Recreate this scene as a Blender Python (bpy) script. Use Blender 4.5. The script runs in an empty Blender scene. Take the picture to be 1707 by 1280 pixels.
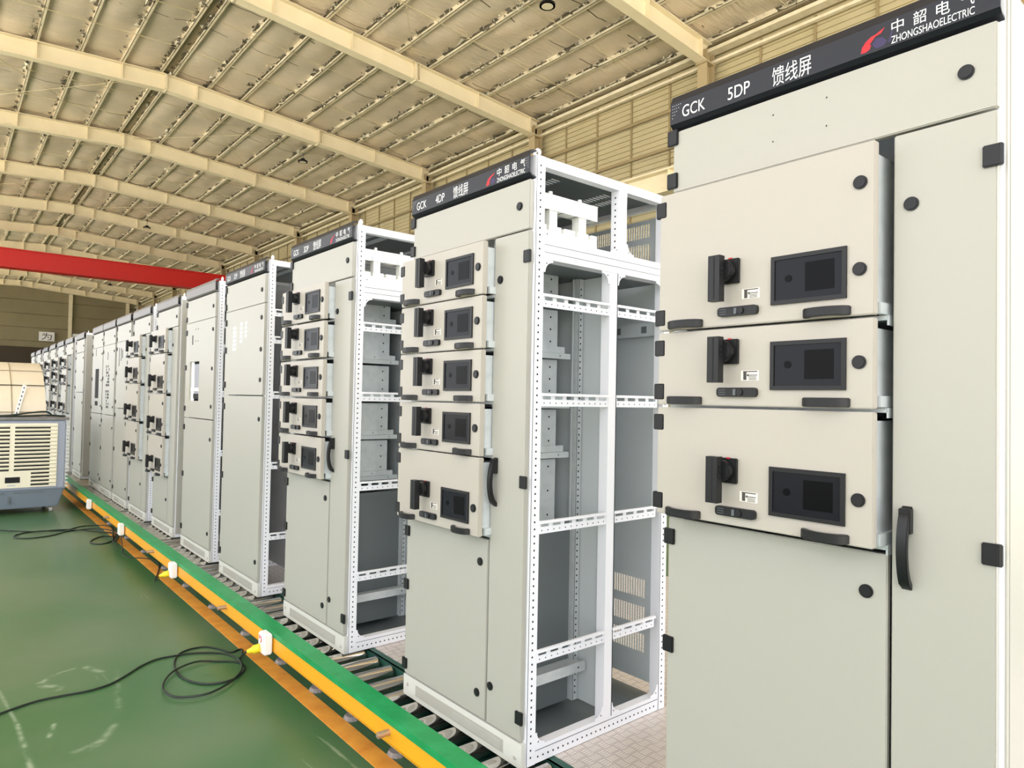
import bpy, bmesh, math, random
from mathutils import Vector, Matrix
random.seed(7)
SC = bpy.context.scene
COL = SC.collection
FLOOR = -0.24

# ---------------- camera ----------------
yaw, pitch, roll = 0.6965, 0.0235, 0.0190
F = Vector((math.sin(yaw)*math.cos(pitch), math.cos(yaw)*math.cos(pitch), math.sin(pitch)))
R = Vector((math.cos(yaw), -math.sin(yaw), 0)); U = R.cross(F)
R2 = R*math.cos(roll)+U*math.sin(roll); U2 = -R*math.sin(roll)+U*math.cos(roll)
cam = bpy.data.cameras.new('camera'); camo = bpy.data.objects.new('camera', cam); COL.objects.link(camo)
m = Matrix((R2, U2, -F)).transposed().to_4x4(); m.translation = Vector((-1.6372, 0, 1.3069)); camo.matrix_world = m
cam.sensor_width = 36; cam.lens = 1133.9/1707*36; cam.clip_start = .02; cam.clip_end = 400
SC.camera = camo
# ---------------- view, world, light ----------------
SC.view_settings.view_transform = 'Standard'; SC.view_settings.look = 'None'
SC.view_settings.gamma = 1; SC.view_settings.use_curve_mapping = False
SC.view_settings.exposure = 1.45
W = bpy.data.worlds.new('daylight'); SC.world = W; W.use_nodes = True
nt = W.node_tree; bg = nt.nodes['Background']; bg.inputs[1].default_value = 1.25
bg.inputs[0].default_value = (.93, .96, 1.0, 1)
sun = bpy.data.lights.new('sun', 'SUN'); sun.energy = 12.0; sun.angle = .1; sun.color = (1, .93, .82)
suno = bpy.data.objects.new('sun', sun); COL.objects.link(suno)
suno.rotation_euler = (math.radians(-6), math.radians(8), 0)
def area(name, loc, rot, sx, sy, e, c):
    l = bpy.data.lights.new(name, 'AREA'); l.shape = 'RECTANGLE'; l.size = sx; l.size_y = sy; l.energy = e; l.color = c
    o = bpy.data.objects.new(name, l); COL.objects.link(o); o.location = loc; o.rotation_euler = rot

# ---------------- helpers ----------------
def mat(name, col, rough=.5, metal=0., bump=None, noise=None, coat=0., emit=None, spec=None):
    m = bpy.data.materials.new(name); m.use_nodes = True; t = m.node_tree; N = t.nodes; b = N['Principled BSDF']
    b.inputs['Base Color'].default_value = (*col, 1); b.inputs['Roughness'].default_value = rough; b.inputs['Metallic'].default_value = metal
    if coat: b.inputs['Coat Weight'].default_value = coat; b.inputs['Coat Roughness'].default_value = .15
    if spec is not None: b.inputs['Specular IOR Level'].default_value = spec
    if emit: b.inputs['Emission Color'].default_value = (*emit[0], 1); b.inputs['Emission Strength'].default_value = emit[1]
    tc = N.new('ShaderNodeTexCoord')
    if noise:
        sc, amt, col2 = noise
        n = N.new('ShaderNodeTexNoise'); n.inputs['Scale'].default_value = sc; n.inputs['Detail'].default_value = 6
        t.links.new(tc.outputs['Object'], n.inputs['Vector'])
        mp = N.new('ShaderNodeMapRange'); mp.inputs[1].default_value = .4; mp.inputs[2].default_value = .7; mp.inputs[4].default_value = amt
        t.links.new(n.outputs[0], mp.inputs[0])
        mx = N.new('ShaderNodeMix'); mx.data_type = 'RGBA'; mx.inputs[6].default_value = (*col, 1); mx.inputs[7].default_value = (*col2, 1)
        t.links.new(mp.outputs[0], mx.inputs[0]); t.links.new(mx.outputs[2], b.inputs['Base Color'])
    if bump:
        n = N.new('ShaderNodeTexNoise'); n.inputs['Scale'].default_value = bump[0]; n.inputs['Detail'].default_value = 5
        t.links.new(tc.outputs['Object'], n.inputs['Vector'])
        bp = N.new('ShaderNodeBump'); bp.inputs['Strength'].default_value = bump[1]; bp.inputs['Distance'].default_value = bump[2] if len(bump) > 2 else .01
        t.links.new(n.outputs[0], bp.inputs['Height']); t.links.new(bp.outputs[0], b.inputs['Normal'])
    return m
def s(r, g, b):
    f = lambda v: (v/255/12.92) if v/255 <= .04045 else ((v/255+.055)/1.055)**2.4
    return (f(r), f(g), f(b))
PAINT = mat('cabinet_paint', s(170,167,158), .38, bump=(300,.03,.002))
PAINTL = mat('cabinet_paint_edge', s(208,207,200), .4)
UNITP = mat('unit_paint', s(177,170,160), .4, bump=(300,.03,.002))
WHITE = mat('frame_white', s(240,240,246), .4)
BUSW = mat('insulator_white', s(238,238,232), .5)
GALV = mat('galvanised_sheet', s(205,210,212), .45, .2, noise=(25,.5,s(180,188,190)))
DGREY = mat('dark_grey_sheet', s(104,110,112), .45)
MGREY = mat('mid_grey_sheet', s(196,202,204), .45)
BLACK = mat('black_plastic', s(22,22,24), .4, spec=.35)
HOLE = mat('dark_hole', s(22,22,26), .8)
SIGNB = mat('sign_board_dark', s(28,29,37), .38, spec=.35)
SIGN_SHEEN = mat('sign_board_sheen', s(116,112,112), .4)  # lighter grey paints the grazing reflection on the far dark boards
LETTER = mat('lettering_white', s(240,240,240), .5)
LETTERG = mat('lettering_faint', s(190,190,192), .5)
RED = mat('logo_red', s(190,24,36), .5); PURP = mat('logo_purple', s(50,36,80), .5)
GLASS = mat('display_glass', s(24,25,31), .25, spec=.15); GLASSD = mat('display_inner', s(5,5,8), .3, spec=.1)
STICK = mat('sticker', s(225,220,212), .5); STICKD = mat('sticker_print', s(70,64,62), .6)
CHROME = mat('roller_steel', s(200,196,190), .13, .95, noise=(8,.4,s(170,160,150)))
GREEN = mat('rail_green', s(0,140,72), .4, noise=(12,.7,s(30,160,95)))
YELLOW = mat('rail_yellow', s(240,168,20), .42, noise=(5,.6,s(238,160,30)))
DKGREEN = mat('channel_dark_green', s(40,84,72), .5)
STRIPE = mat('floor_stripe', s(252,176,72), .45, noise=(9,.8,s(228,140,56)))
CORD = mat('cord_rubber', s(22,34,28), .5)
PLUGY = mat('plug_yellow', s(250,215,40), .45)
BEAM = mat('beam_cream', s(238,226,196), .55, noise=(2.5,.5,s(226,212,178)))
PURL = mat('purlin_cream', s(232,222,196), .6, noise=(6,.6,s(205,192,160)))
FOIL = mat('foil_scraps', s(205,200,180), .5, .2); FOILD_GAP = mat('foil_dark_and_gap_shade', s(96,90,74), .6)
CRED = mat('crane_red', s(206,22,14), .4)
SIDING = mat('siding_beige', s(186,174,138), .6, noise=(1.2,.6,s(172,160,122)))
SIDINGD = mat('siding_trim', s(150,134,98), .6)
GABLE = mat('gable_siding', s(140,130,100), .6, noise=(.8,.5,s(126,116,88)))
BROWN = mat('dark_door', s(66,54,40), .7)
COOLB = mat('cooler_blue_grey', s(160,166,182), .5); COOLC = mat('cooler_cream', s(244,236,214), .5)
COOLG = mat('cooler_lid_grey', s(132,130,128), .5, noise=(14,.6,s(104,100,98)))
HOOD = mat('hood_cream', s(232,218,194), .35, noise=(3,.5,s(218,204,178)))
CONC = mat('foot_concrete', s(150,140,136), .8, noise=(30,.7,s(110,104,100)))
APRON = mat('apron_bounce', s(175,170,160), .8, noise=(1,.6,s(160,155,145)))

class M:
    def __init__(s): s.v=[]; s.f=[]; s.m=[]
    def add(s, vs, fs, m=0):
        o=len(s.v); s.v+= [tuple(p) for p in vs]; s.f+=[tuple(i+o for i in f) for f in fs]; s.m+=[m]*len(fs); return s
    def box(s, x0,x1,y0,y1,z0,z1, m=0):
        return s.add([(x0,y0,z0),(x1,y0,z0),(x1,y1,z0),(x0,y1,z0),(x0,y0,z1),(x1,y0,z1),(x1,y1,z1),(x0,y1,z1)],
            [(0,3,2,1),(4,5,6,7),(0,1,5,4),(1,2,6,5),(2,3,7,6),(3,0,4,7)], m)
    def prism(s, poly, ax, a, b, m=0):   # poly in the two other axes (in xyz order), extruded from a to b along ax
        def P(p, t):
            q=list(p); q.insert(ax, t); return q
        n=len(poly); vs=[P(p,a) for p in poly]+[P(p,b) for p in poly]
        fs=[tuple(range(n))[::-1], tuple(range(n,2*n))]+[(i,(i+1)%n,(i+1)%n+n,i+n) for i in range(n)]
        return s.add(vs, fs, m)
    def cyl(s, c, ax, r, h, n=16, m=0, r2=None):  # from c along ax by h
        r2 = r if r2 is None else r2
        vs=[]
        for t,rr in ((0,r),(h,r2)):
            for i in range(n):
                a=2*math.pi*i/n; q=[math.cos(a)*rr, math.sin(a)*rr]; q.insert(ax,t); vs.append([c[k]+q[k] for k in range(3)])
        fs=[tuple(range(n))[::-1], tuple(range(n,2*n))]+[(i,(i+1)%n,(i+1)%n+n,i+n) for i in range(n)]
        return s.add(vs, fs, m)
    def tube(s, pts, r, n=8, m=0, closed=False):
        pts=[Vector(p) for p in pts]; vs=[]; L=len(pts)
        for i,p in enumerate(pts):
            if closed: d=pts[(i+1)%L]-pts[i-1]
            else: d=(pts[min(i+1,L-1)]-pts[max(i-1,0)])
            d.normalize(); up=Vector((0,0,1)) if abs(d.z)<.9 else Vector((1,0,0))
            a=d.cross(up).normalized(); b=d.cross(a)
            for k in range(n):
                t=2*math.pi*k/n; vs.append(p+a*math.cos(t)*r+b*math.sin(t)*r)
        fs=[]
        for i in range(L if closed else L-1):
            for k in range(n):
                j=(i+1)%L; fs.append((i*n+k,i*n+(k+1)%n,j*n+(k+1)%n,j*n+k))
        if not closed: fs+= [tuple(range(n))[::-1], tuple((L-1)*n+k for k in range(n))]
        return s.add(vs, fs, m)
    def disc(s, c, ax, r, m=0, n=8, rz=None):   # flat disc facing both ways
        vs=[]
        for i in range(n):
            a=2*math.pi*(i+.5)/n; q=[math.cos(a)*r, math.sin(a)*(rz or r)]; q.insert(ax,0); vs.append([c[k]+q[k] for k in range(3)])
        return s.add(vs, [tuple(range(n))], m)
    def mesh(s, name, mats, bevel=0, smooth=False, seg=2):
        me=bpy.data.meshes.new(name); me.from_pydata(s.v,[],s.f)
        for q in mats: me.materials.append(q)
        me.polygons.foreach_set('material_index', s.m)
        bm=bmesh.new(); bm.from_mesh(me); bmesh.ops.recalc_face_normals(bm, faces=bm.faces)
        if bevel:
            es=[e for e in bm.edges if len(e.link_faces)==2 and e.calc_face_angle(0)>.6]
            bmesh.ops.bevel(bm, geom=es, offset=bevel, segments=seg, affect='EDGES', clamp_overlap=True)
        bm.to_mesh(me); bm.free()
        if smooth:
            for p in me.polygons: p.use_smooth=True
            me.set_sharp_from_angle(angle=math.radians(40))
        return me
CACHE={}
def inst(name, key, build, parent=None, loc=(0,0,0), rot=None):
    """object from a mesh shared by all parts of the same kind"""
    if key not in CACHE: CACHE[key]=build()
    o=bpy.data.objects.new(name, CACHE[key]); COL.objects.link(o)
    if parent is not None: o.parent=parent
    o.location=loc
    if rot: o.rotation_euler=rot
    return o
def part(name, mb, mats, parent=None, loc=(0,0,0), bevel=0, smooth=False):
    if not isinstance(mats,(list,tuple)): mats=[mats]
    o=bpy.data.objects.new(name, mb.mesh(name, mats, bevel, smooth)); COL.objects.link(o)
    if parent is not None: o.parent=parent
    o.location=loc; return o
def tag(o, label=None, cat=None, group=None, kind=None):
    if label: o['label']=label
    if cat: o['category']=cat
    if group: o['group']=group
    if kind: o['kind']=kind
    return o
def empty(name, loc, label, cat, group=None):
    o=bpy.data.objects.new(name, None); o.empty_display_size=.1; COL.objects.link(o); o.location=loc; return tag(o,label,cat,group)
def struct(name, mb, mats, bevel=0, smooth=False):
    return tag(part(name, mb, mats, bevel=bevel, smooth=smooth), kind='structure')
def smoothpath(P, k=6, closed=False):
    P=[Vector(p) for p in P]; out=[]; n=len(P)
    for i in range(n-1):
        a=P[max(i-1,0)]; b=P[i]; c=P[i+1]; d=P[min(i+2,n-1)]
        for j in range(k):
            t=j/k; out.append(.5*((2*b)+(c-a)*t+(2*a-5*b+4*c-d)*t*t+(3*b-a-3*c+d)*t**3))
    out.append(P[-1]); return out

# ---------------- building shell ----------------
Y0, Y1 = -3.6, 72.0
XW, XL, XR = 12.2, -9.0, 3.0
def beam_bottom(x):
    return 9.97-.078*(x-XR) if x>XR else 9.97-.045*(XR-x)
def roof_z(x): return beam_bottom(x)+.47+.12

def floor_mat():
    m=bpy.data.materials.new('floor_green_epoxy'); m.use_nodes=True; t=m.node_tree; N=t.nodes; L=t.links; b=N['Principled BSDF']
    tc=N.new('ShaderNodeTexCoord')
    n=N.new('ShaderNodeTexNoise'); n.inputs['Scale'].default_value=.8; n.inputs['Detail'].default_value=8; L.new(tc.outputs['Object'],n.inputs['Vector'])
    mx=N.new('ShaderNodeMix'); mx.data_type='RGBA'; mx.inputs[6].default_value=(*s(62,106,64),1); mx.inputs[7].default_value=(*s(95,119,88),1)
    mp=N.new('ShaderNodeMapRange'); mp.inputs[1].default_value=.38; mp.inputs[2].default_value=.62; L.new(n.outputs[0],mp.inputs[0]); L.new(mp.outputs[0],mx.inputs[0])
    # scuffs: stretched noise streaks
    prev=mx.outputs[2]
    for rot,scl,th in ((.6,(9,1.2,1),.67),(-.9,(14,1.5,1),.69),(1.9,(7,.7,1),.69)):
        mpg=N.new('ShaderNodeMapping'); mpg.inputs['Rotation'].default_value=(0,0,rot); mpg.inputs['Scale'].default_value=scl; L.new(tc.outputs['Object'],mpg.inputs[0])
        n2=N.new('ShaderNodeTexNoise'); n2.inputs['Scale'].default_value=1.2; n2.inputs['Detail'].default_value=9; n2.inputs['Roughness'].default_value=.65; n2.inputs['Distortion'].default_value=.6; L.new(mpg.outputs[0],n2.inputs['Vector'])
        m2=N.new('ShaderNodeMapRange'); m2.inputs[1].default_value=th; m2.inputs[2].default_value=th+.09; m2.inputs[4].default_value=.55; L.new(n2.outputs[0],m2.inputs[0])
        x2=N.new('ShaderNodeMix'); x2.data_type='RGBA'; x2.inputs[7].default_value=(*s(178,190,160),1); L.new(m2.outputs[0],x2.inputs[0]); L.new(prev,x2.inputs[6]); prev=x2.outputs[2]
    def mth(op,*a):
        n_=N.new('ShaderNodeMath'); n_.operation=op
        for i,v in enumerate(a):
            if isinstance(v,(int,float)): n_.inputs[i].default_value=v
            else: L.new(v,n_.inputs[i])
        return n_.outputs[0]
    spx=N.new('ShaderNodeSeparateXYZ'); L.new(tc.outputs['Object'],spx.inputs[0])
    nz=N.new('ShaderNodeTexNoise'); nz.inputs['Scale'].default_value=14; nz.inputs['Detail'].default_value=6; L.new(tc.outputs['Object'],nz.inputs['Vector'])
    nzm=N.new('ShaderNodeMapRange'); nzm.inputs[1].default_value=.4; nzm.inputs[2].default_value=.62; L.new(nz.outputs[0],nzm.inputs[0]); nzc=nzm.outputs[0]
    # scratches and scrapes in the paint
    for (xa,ya),(xb,yb),w,amt in (((-1.369,4.377),(-1.327,3.897),.006,.5),((-1.327,3.897),(-1.309,3.2),.007,.6),((-1.202,4.369),(-1.114,4.47),.010,.9),((-1.114,4.47),(-1.027,4.497),.006,.6),((-1.202,4.369),(-1.131,4.239),.016,.9),((-.972,4.476),(-.919,4.351),.012,.7),((-1.238,3.631),(-1.195,3.80),.007,.6),((-1.158,3.458),(-1.05,3.5),.01,.5),((-.925,3.818),(-.851,4.32),.010,.3),((-1.084,3.432),(-.98,3.62),.012,.4)):
        dx,dy=xb-xa,yb-ya; l2=dx*dx+dy*dy
        px=mth('SUBTRACT',spx.outputs[0],xa); py=mth('SUBTRACT',spx.outputs[1],ya)
        t_=mth('MINIMUM',1.0,mth('MAXIMUM',0.0,mth('ADD',mth('MULTIPLY',px,dx/l2),mth('MULTIPLY',py,dy/l2))))
        ex=mth('SUBTRACT',px,mth('MULTIPLY',t_,dx)); ey=mth('SUBTRACT',py,mth('MULTIPLY',t_,dy))
        d_=mth('SQRT',mth('ADD',mth('MULTIPLY',ex,ex),mth('MULTIPLY',ey,ey)))
        mr=N.new('ShaderNodeMapRange'); mr.inputs[1].default_value=w*2.2; mr.inputs[2].default_value=0.0; L.new(d_,mr.inputs[0])
        fac=mth('MULTIPLY',mth('MULTIPLY',mr.outputs[0],nzc),amt*.75)
        xx_=N.new('ShaderNodeMix'); xx_.data_type='RGBA'; xx_.inputs[7].default_value=(*s(200,212,190),1); L.new(fac,xx_.inputs[0]); L.new(prev,xx_.inputs[6]); prev=xx_.outputs[2]
    L.new(prev,b.inputs['Base Color'])
    r=N.new('ShaderNodeMapRange'); r.inputs[3].default_value=.24; r.inputs[4].default_value=.42; L.new(n.outputs[0],r.inputs[0]); L.new(r.outputs[0],b.inputs['Roughness'])
    return m
FLOORM=floor_mat()
struct('floor', M().box(XL,XW,Y0,Y1,FLOOR-.1,FLOOR), FLOORM)
struct('bounce_ground_outside', M().box(-60,60,-60,Y0,FLOOR-.14,FLOOR-.02).box(-60,XL,Y0,90,FLOOR-.14,FLOOR-.02), APRON)  # unseen pale ground, added to bounce sunlight up to the ceiling
struct('trim_1', M().box(-.205,-.115,-1,24,FLOOR,FLOOR+.002), STRIPE)

# ceiling: sagging quilted insulation between the purlins
def ceiling_mat():
    m=bpy.data.materials.new('ceiling_insulation'); m.use_nodes=True; t=m.node_tree; N=t.nodes; L=t.links; b=N['Principled BSDF']
    b.inputs['Roughness'].default_value=.45; b.inputs['Metallic'].default_value=.15
    tc=N.new('ShaderNodeTexCoord')
    n=N.new('ShaderNodeTexNoise'); n.inputs['Scale'].default_value=.7; n.inputs['Detail'].default_value=7; L.new(tc.outputs['Object'],n.inputs['Vector'])
    mx=N.new('ShaderNodeMix'); mx.data_type='RGBA'; mx.inputs[6].default_value=(*s(214,202,182),1); mx.inputs[7].default_value=(*s(236,220,198),1)
    mp=N.new('ShaderNodeMapRange'); mp.inputs[1].default_value=.35; mp.inputs[2].default_value=.65; L.new(n.outputs[0],mp.inputs[0]); L.new(mp.outputs[0],mx.inputs[0])
    # sheet joints across the purlins
    sp=N.new('ShaderNodeSeparateXYZ'); L.new(tc.outputs['Object'],sp.inputs[0])
    a=N.new('ShaderNodeMath'); a.operation='MULTIPLY'; a.inputs[1].default_value=1/1.5; L.new(sp.outputs['Y'],a.inputs[0])
    f=N.new('ShaderNodeMath'); f.operation='FRACT'; L.new(a.outputs[0],f.inputs[0])
    g=N.new('ShaderNodeMath'); g.operation='LESS_THAN'; g.inputs[1].default_value=.02; L.new(f.outputs[0],g.inputs[0])
    n3=N.new('ShaderNodeTexNoise'); n3.inputs['Scale'].default_value=.9; L.new(tc.outputs['Object'],n3.inputs['Vector'])
    h=N.new('ShaderNodeMath'); h.operation='GREATER_THAN'; h.inputs[1].default_value=.52; L.new(n3.outputs[0],h.inputs[0])
    k=N.new('ShaderNodeMath'); k.operation='MULTIPLY'; L.new(g.outputs[0],k.inputs[0]); L.new(h.outputs[0],k.inputs[1])
    x2=N.new('ShaderNodeMix'); x2.data_type='RGBA'; x2.inputs[7].default_value=(*s(92,82,62),1); L.new(k.outputs[0],x2.inputs[0]); L.new(mx.outputs[2],x2.inputs[6])
    L.new(x2.outputs[2],b.inputs['Base Color'])
    mpg=N.new('ShaderNodeMapping'); mpg.inputs['Scale'].default_value=(1.2,9,1); L.new(tc.outputs['Object'],mpg.inputs[0])
    n2=N.new('ShaderNodeTexNoise'); n2.inputs['Scale'].default_value=1.5; n2.inputs['Detail'].default_value=8; L.new(mpg.outputs[0],n2.inputs['Vector'])
    bp=N.new('ShaderNodeBump'); bp.inputs['Strength'].default_value=.5; bp.inputs['Distance'].default_value=.08; L.new(n2.outputs[0],bp.inputs['Height']); L.new(bp.outputs[0],b.inputs['Normal'])
    return m
PX=[3.16+.97*k for k in range(10)]+[2.84-.97*k for k in range(13)]
PX=sorted(p for p in PX if XL<p<XW-.1)
xs=[XL]+PX+[XW]
gx=[]
for a,b in zip(xs[:-1],xs[1:]):
    for k in range(6):
        t=k/6; gx.append((a+(b-a)*t, math.sin(math.pi*t)*(.07 if b-a>.7 else -.05)))
gx.append((XW,0))
ny=150; vs=[]; fs=[]
for j in range(ny+1):
    y=Y0+(Y1-Y0)*j/ny
    for i,(x,sg) in enumerate(gx):
        w=.7+.5*math.sin(y*1.3+x*2.1)+.3*math.sin(y*3.1+x)
        vs.append((x,y,roof_z(x)-sg*w+random.uniform(-.012,.012)))
n=len(gx)
for j in range(ny):
    for i in range(n-1): fs.append((j*n+i,j*n+i+1,(j+1)*n+i+1,(j+1)*n+i))
c=struct('ceiling', M().add(vs,fs), ceiling_mat(), smooth=True)
struct('roof_sheet', M().prism([(XL-.3,beam_bottom(XL)+.95),(XR,beam_bottom(XR)+.95),(XW+.3,beam_bottom(XW)+.95),(XW+.3,beam_bottom(XW)+1.0),(XR,beam_bottom(XR)+1.0),(XL-.3,beam_bottom(XL)+1.0)],1,Y0,Y1), SIDINGD)
# purlins: C section along the building
for i,x in enumerate(PX):
    z=roof_z(x)-.12
    struct('purlin', M().box(x-.006,x+.006,Y0,Y1,z,z+.12).box(x-.006,x+.06,Y0,Y1,z,z+.008), PURL)
# brownish strip painting the shadow in the gutter between the two ridge purlins
struct('ridge_shade_strip', M().box(2.855,3.145,Y0,Y1,roof_z(XR)-.05,roof_z(XR)-.04), mat('ridge_shade', s(150,136,108), .7))
# torn foil and painted gap shade along the purlins
fm=M()
for x in PX:
    if x<-3: continue
    y=6.0
    dens=random.uniform(.6,1)
    while y<46:
        z=roof_z(x)-.02
        st=random.random()
        k=random.randint(2,6) if st<dens*.8 else 0
        for q in range(k):
            yy=y+random.uniform(-.2,.2); xx=x-random.uniform(.01,.13); zz=z-random.uniform(0,.1); a=random.uniform(.03,.09)
            p=[Vector((xx+random.uniform(-a,a),yy+random.uniform(-a,a)*1.4,zz+random.uniform(-a,a)*.8)) for _ in range(4)]
            fm.add(p,[(0,1,2),(0,2,3)], 1 if random.random()<.5 else 0)
        y+=random.uniform(.12,.4)*(1+ (y>24)*.8)
for x in PX:  # dark ribbons paint shaded openings where foil is torn, pale shreds between
    if x<-4: continue
    y=4.0; prev=None
    while y<50:
        w=.03+.07*abs(math.sin(y*1.7+x*3))*random.random()+.03*random.random(); st=.12+random.random()*.2
        zz=roof_z(x)-.045
        if random.random()<.75*(1 if x>3.5 else .45):
            fm.add([(x-.008,y,zz-.01),(x-.008,y+st,zz-.01),(x-.008-w*random.uniform(.5,1.2),y+st,zz),(x-.008-w,y+st*.5,zz),(x-.008-w*random.uniform(.3,1),y,zz)],[(0,1,2,3,4)],1)
        if random.random()<.35:
            d=random.uniform(.03,.10); fm.add([(x+.01-w,y,zz),(x+.03-w,y+.09,zz+.005),(x-w+.02,y+.05,zz-d)],[(0,1,2)],0)
        y+=st
foil=part('torn_foil_and_gap_shade', fm, [FOIL,FOILD_GAP]); tag(foil,'torn silver insulation foil in shreds, with painted shade in its gaps, along the roof purlins','insulation',kind='stuff')

# main beams (tapered I sections) with columns on the right wall
BY=[3.3,9.3,15.3,21.3,27.2,33.2,39.2,45.2,51.2,57.2,63.2,69.2]
for i,y in enumerate(BY):
    b=M()
    pr=[XW-.25,XR,XL+.2]
    for a,c2 in ((pr[0],pr[1]),(pr[1],pr[2])):
        za,zc=beam_bottom(a),beam_bottom(c2)
        for (o0,o1,hw) in ((0,.02,.13),(.45,.47,.13),(.02,.45,.006)):
            b.prism([(a,za+o0),(a,za+o1),(c2,zc+o1),(c2,zc+o0)],1,y-hw,y+hw)
    x=XW-.6
    while x>XL+.5:
        z=beam_bottom(x); b.box(x-.005,x+.005,y-.12,y+.12,z+.02,z+.45); x-=1.94
    for x in (XR,7.6):
        z=beam_bottom(x); b.box(x-.02,x+.02,y-.13,y+.13,z-.02,z+.47)
    z=beam_bottom(XW-.3)
    struct('roof_beam', b, BEAM)
    cl=M().box(XW-.45,XW-.43,y-.13,y+.13,FLOOR,z+.3).box(XW-.17,XW-.15,y-.13,y+.13,FLOOR,z+.3).box(XW-.43,XW-.17,y-.006,y+.006,FLOOR,z+.3).box(XW-.5,XW-.12,y-.15,y+.15,z-.03,z)
    struct('column', cl, mat('column_paint', s(176,158,122), .55) if i==0 else bpy.data.materials['column_paint'])
# sag rods and wind bracing
rods=M()
for i in range(len(BY)-1):
    a,b2=BY[i],BY[i+1]
    for f in (.33,.66):
        y=a+(b2-a)*f
        for xa,xb in ((XW-.3,XR+.3),(XR-.3,XL+3)):
            rods.tube([(xa,y,roof_z(xa)-.13),(xb,y,roof_z(xb)-.13)],.010,4)
    if i in (1,3,5):
        for xa,xb in ((-2.,3.),(3.3,7.6)):
            rods.tube([(xa,a,beam_bottom(xa)+.4),(xb,b2,beam_bottom(xb)+.4)],.008,4).tube([(xb,a,beam_bottom(xb)+.4),(xa,b2,beam_bottom(xa)+.4)],.008,4)
struct('roof_rods', rods, mat('rod_pale', s(205,192,155), .5))
# eave: rail, gutter
struct('eave_rail', M().box(XW-.34,XW-.1,Y0,Y1,9.52,9.6).box(XW-.2,XW-.1,Y0,Y1,9.3,9.36), PURL)
# wall_right: horizontally ribbed siding
wm=M(); z=FLOOR; per=.14; prof=[]
while z<10.1:
    prof+=[(XW,z),(XW,z+per*.80),(XW+.028,z+per*.86),(XW+.028,z+per*.96)]; z+=per
poly=prof+[(XW+.09,prof[-1][1]),(XW+.09,FLOOR)]
for (x0,za),(x1,zb) in zip(prof[:-1],prof[1:]):
    wm.add([(x0,Y0,za),(x0,Y1,za),(x1,Y1,zb),(x1,Y0,zb)],[(0,1,2,3)])
wm.box(XW+.05,XW+.15,Y0,Y1,FLOOR,10.4)
struct('wall_right', wm, SIDING)
for z in (8.65,7.72,6.9,5,3.2,1.4):
    struct('wall_girt', M().box(XW-.09,XW,Y0,Y1,z,z+.012).box(XW-.09,XW-.08,Y0,Y1,z-.07,z), SIDINGD)
vm=M(); y=Y0+.5
while y<60:
    vm.box(XW-.035,XW,y-.025,y+.025,6.0,9.5); y+=1.24
struct('wall_mullions', vm, SIDINGD)
# crane runway girder on the right wall
rw=M().box(XW-.9,XW-.5,Y0,Y1,6.82,6.85).box(XW-.9,XW-.5,Y0,Y1,6.3,6.33).box(XW-.71,XW-.69,Y0,Y1,6.33,6.82)
y=Y0
while y<60:
    rw.box(XW-.9,XW-.69,y-.006,y+.006,6.33,6.82); y+=1.5
rw.box(XW-.75,XW-.67,Y0,Y1,6.85,6.93)
struct('crane_runway', rw, BEAM)
# far gable wall
g=M(); z=FLOOR
prof=[]
while z<10.6:
    prof+=[(z,Y1),(z+1.1,Y1),(z+1.13,Y1+.05),(z+1.16,Y1+.05)]; z+=1.18
for (za,ya),(zb,yb) in zip(prof[:-1],prof[1:]):
    g.add([(XL,ya,za),(XW,ya,za),(XW,yb,zb),(XL,yb,zb)],[(0,1,2,3)])
g.box(XL,XW,Y1+.06,Y1+.2,FLOOR,11)
struct('wall_far', g, GABLE)
for x in (-5,.9,6.9,11.4):
    struct('gable_column', M().box(x-.13,x+.13,Y1-.3,Y1-.02,FLOOR,beam_bottom(x)+.4), BEAM)
struct('door_1', M().box(-4.7,6.5,Y1-.12,Y1-.04,FLOOR,5.1).box(-.02,.02,Y1-.14,Y1-.12,FLOOR,5.1), BROWN)
# wall_left: unseen siding, mostly left open so that daylight brightens the hall
wl=M().box(XL-.15,XL,Y0,Y1,9.0,10.3)
y=Y0
while y<Y1:
    wl.box(XL-.15,XL,y,y+.4,FLOOR,9.0); y+=6
wl.box(XL-.15,XL,Y0,Y1,FLOOR,.6)
struct('wall_left', wl, SIDING)

# ---------------- text helper ----------------
def text_mesh(parts):
    """parts: (body, left_u, base_z, width, height) in sign face coords; returns list of M data"""
    mb=M()
    for body,u0,z0,w,h in parts:
        c=bpy.data.curves.new('t','FONT'); c.body=body; o=bpy.data.objects.new('t',c); COL.objects.link(o)
        bpy.context.view_layer.update()
        me=bpy.data.meshes.new_from_object(o.evaluated_get(bpy.context.evaluated_depsgraph_get()))
        bpy.data.objects.remove(o); bpy.data.curves.remove(c)
        X=[v.co.x for v in me.vertices]; Yv=[v.co.y for v in me.vertices]
        a0,a1,b0,b1=min(X),max(X),min(Yv),max(Yv)
        mb.add([((0),-(u0+(v.co.x-a0)/(a1-a0)*w),z0+(v.co.y-b0)/(b1-b0)*h) for v in me.vertices],[tuple(p.vertices) for p in me.polygons])
        bpy.data.meshes.remove(me)
    return mb

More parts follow.
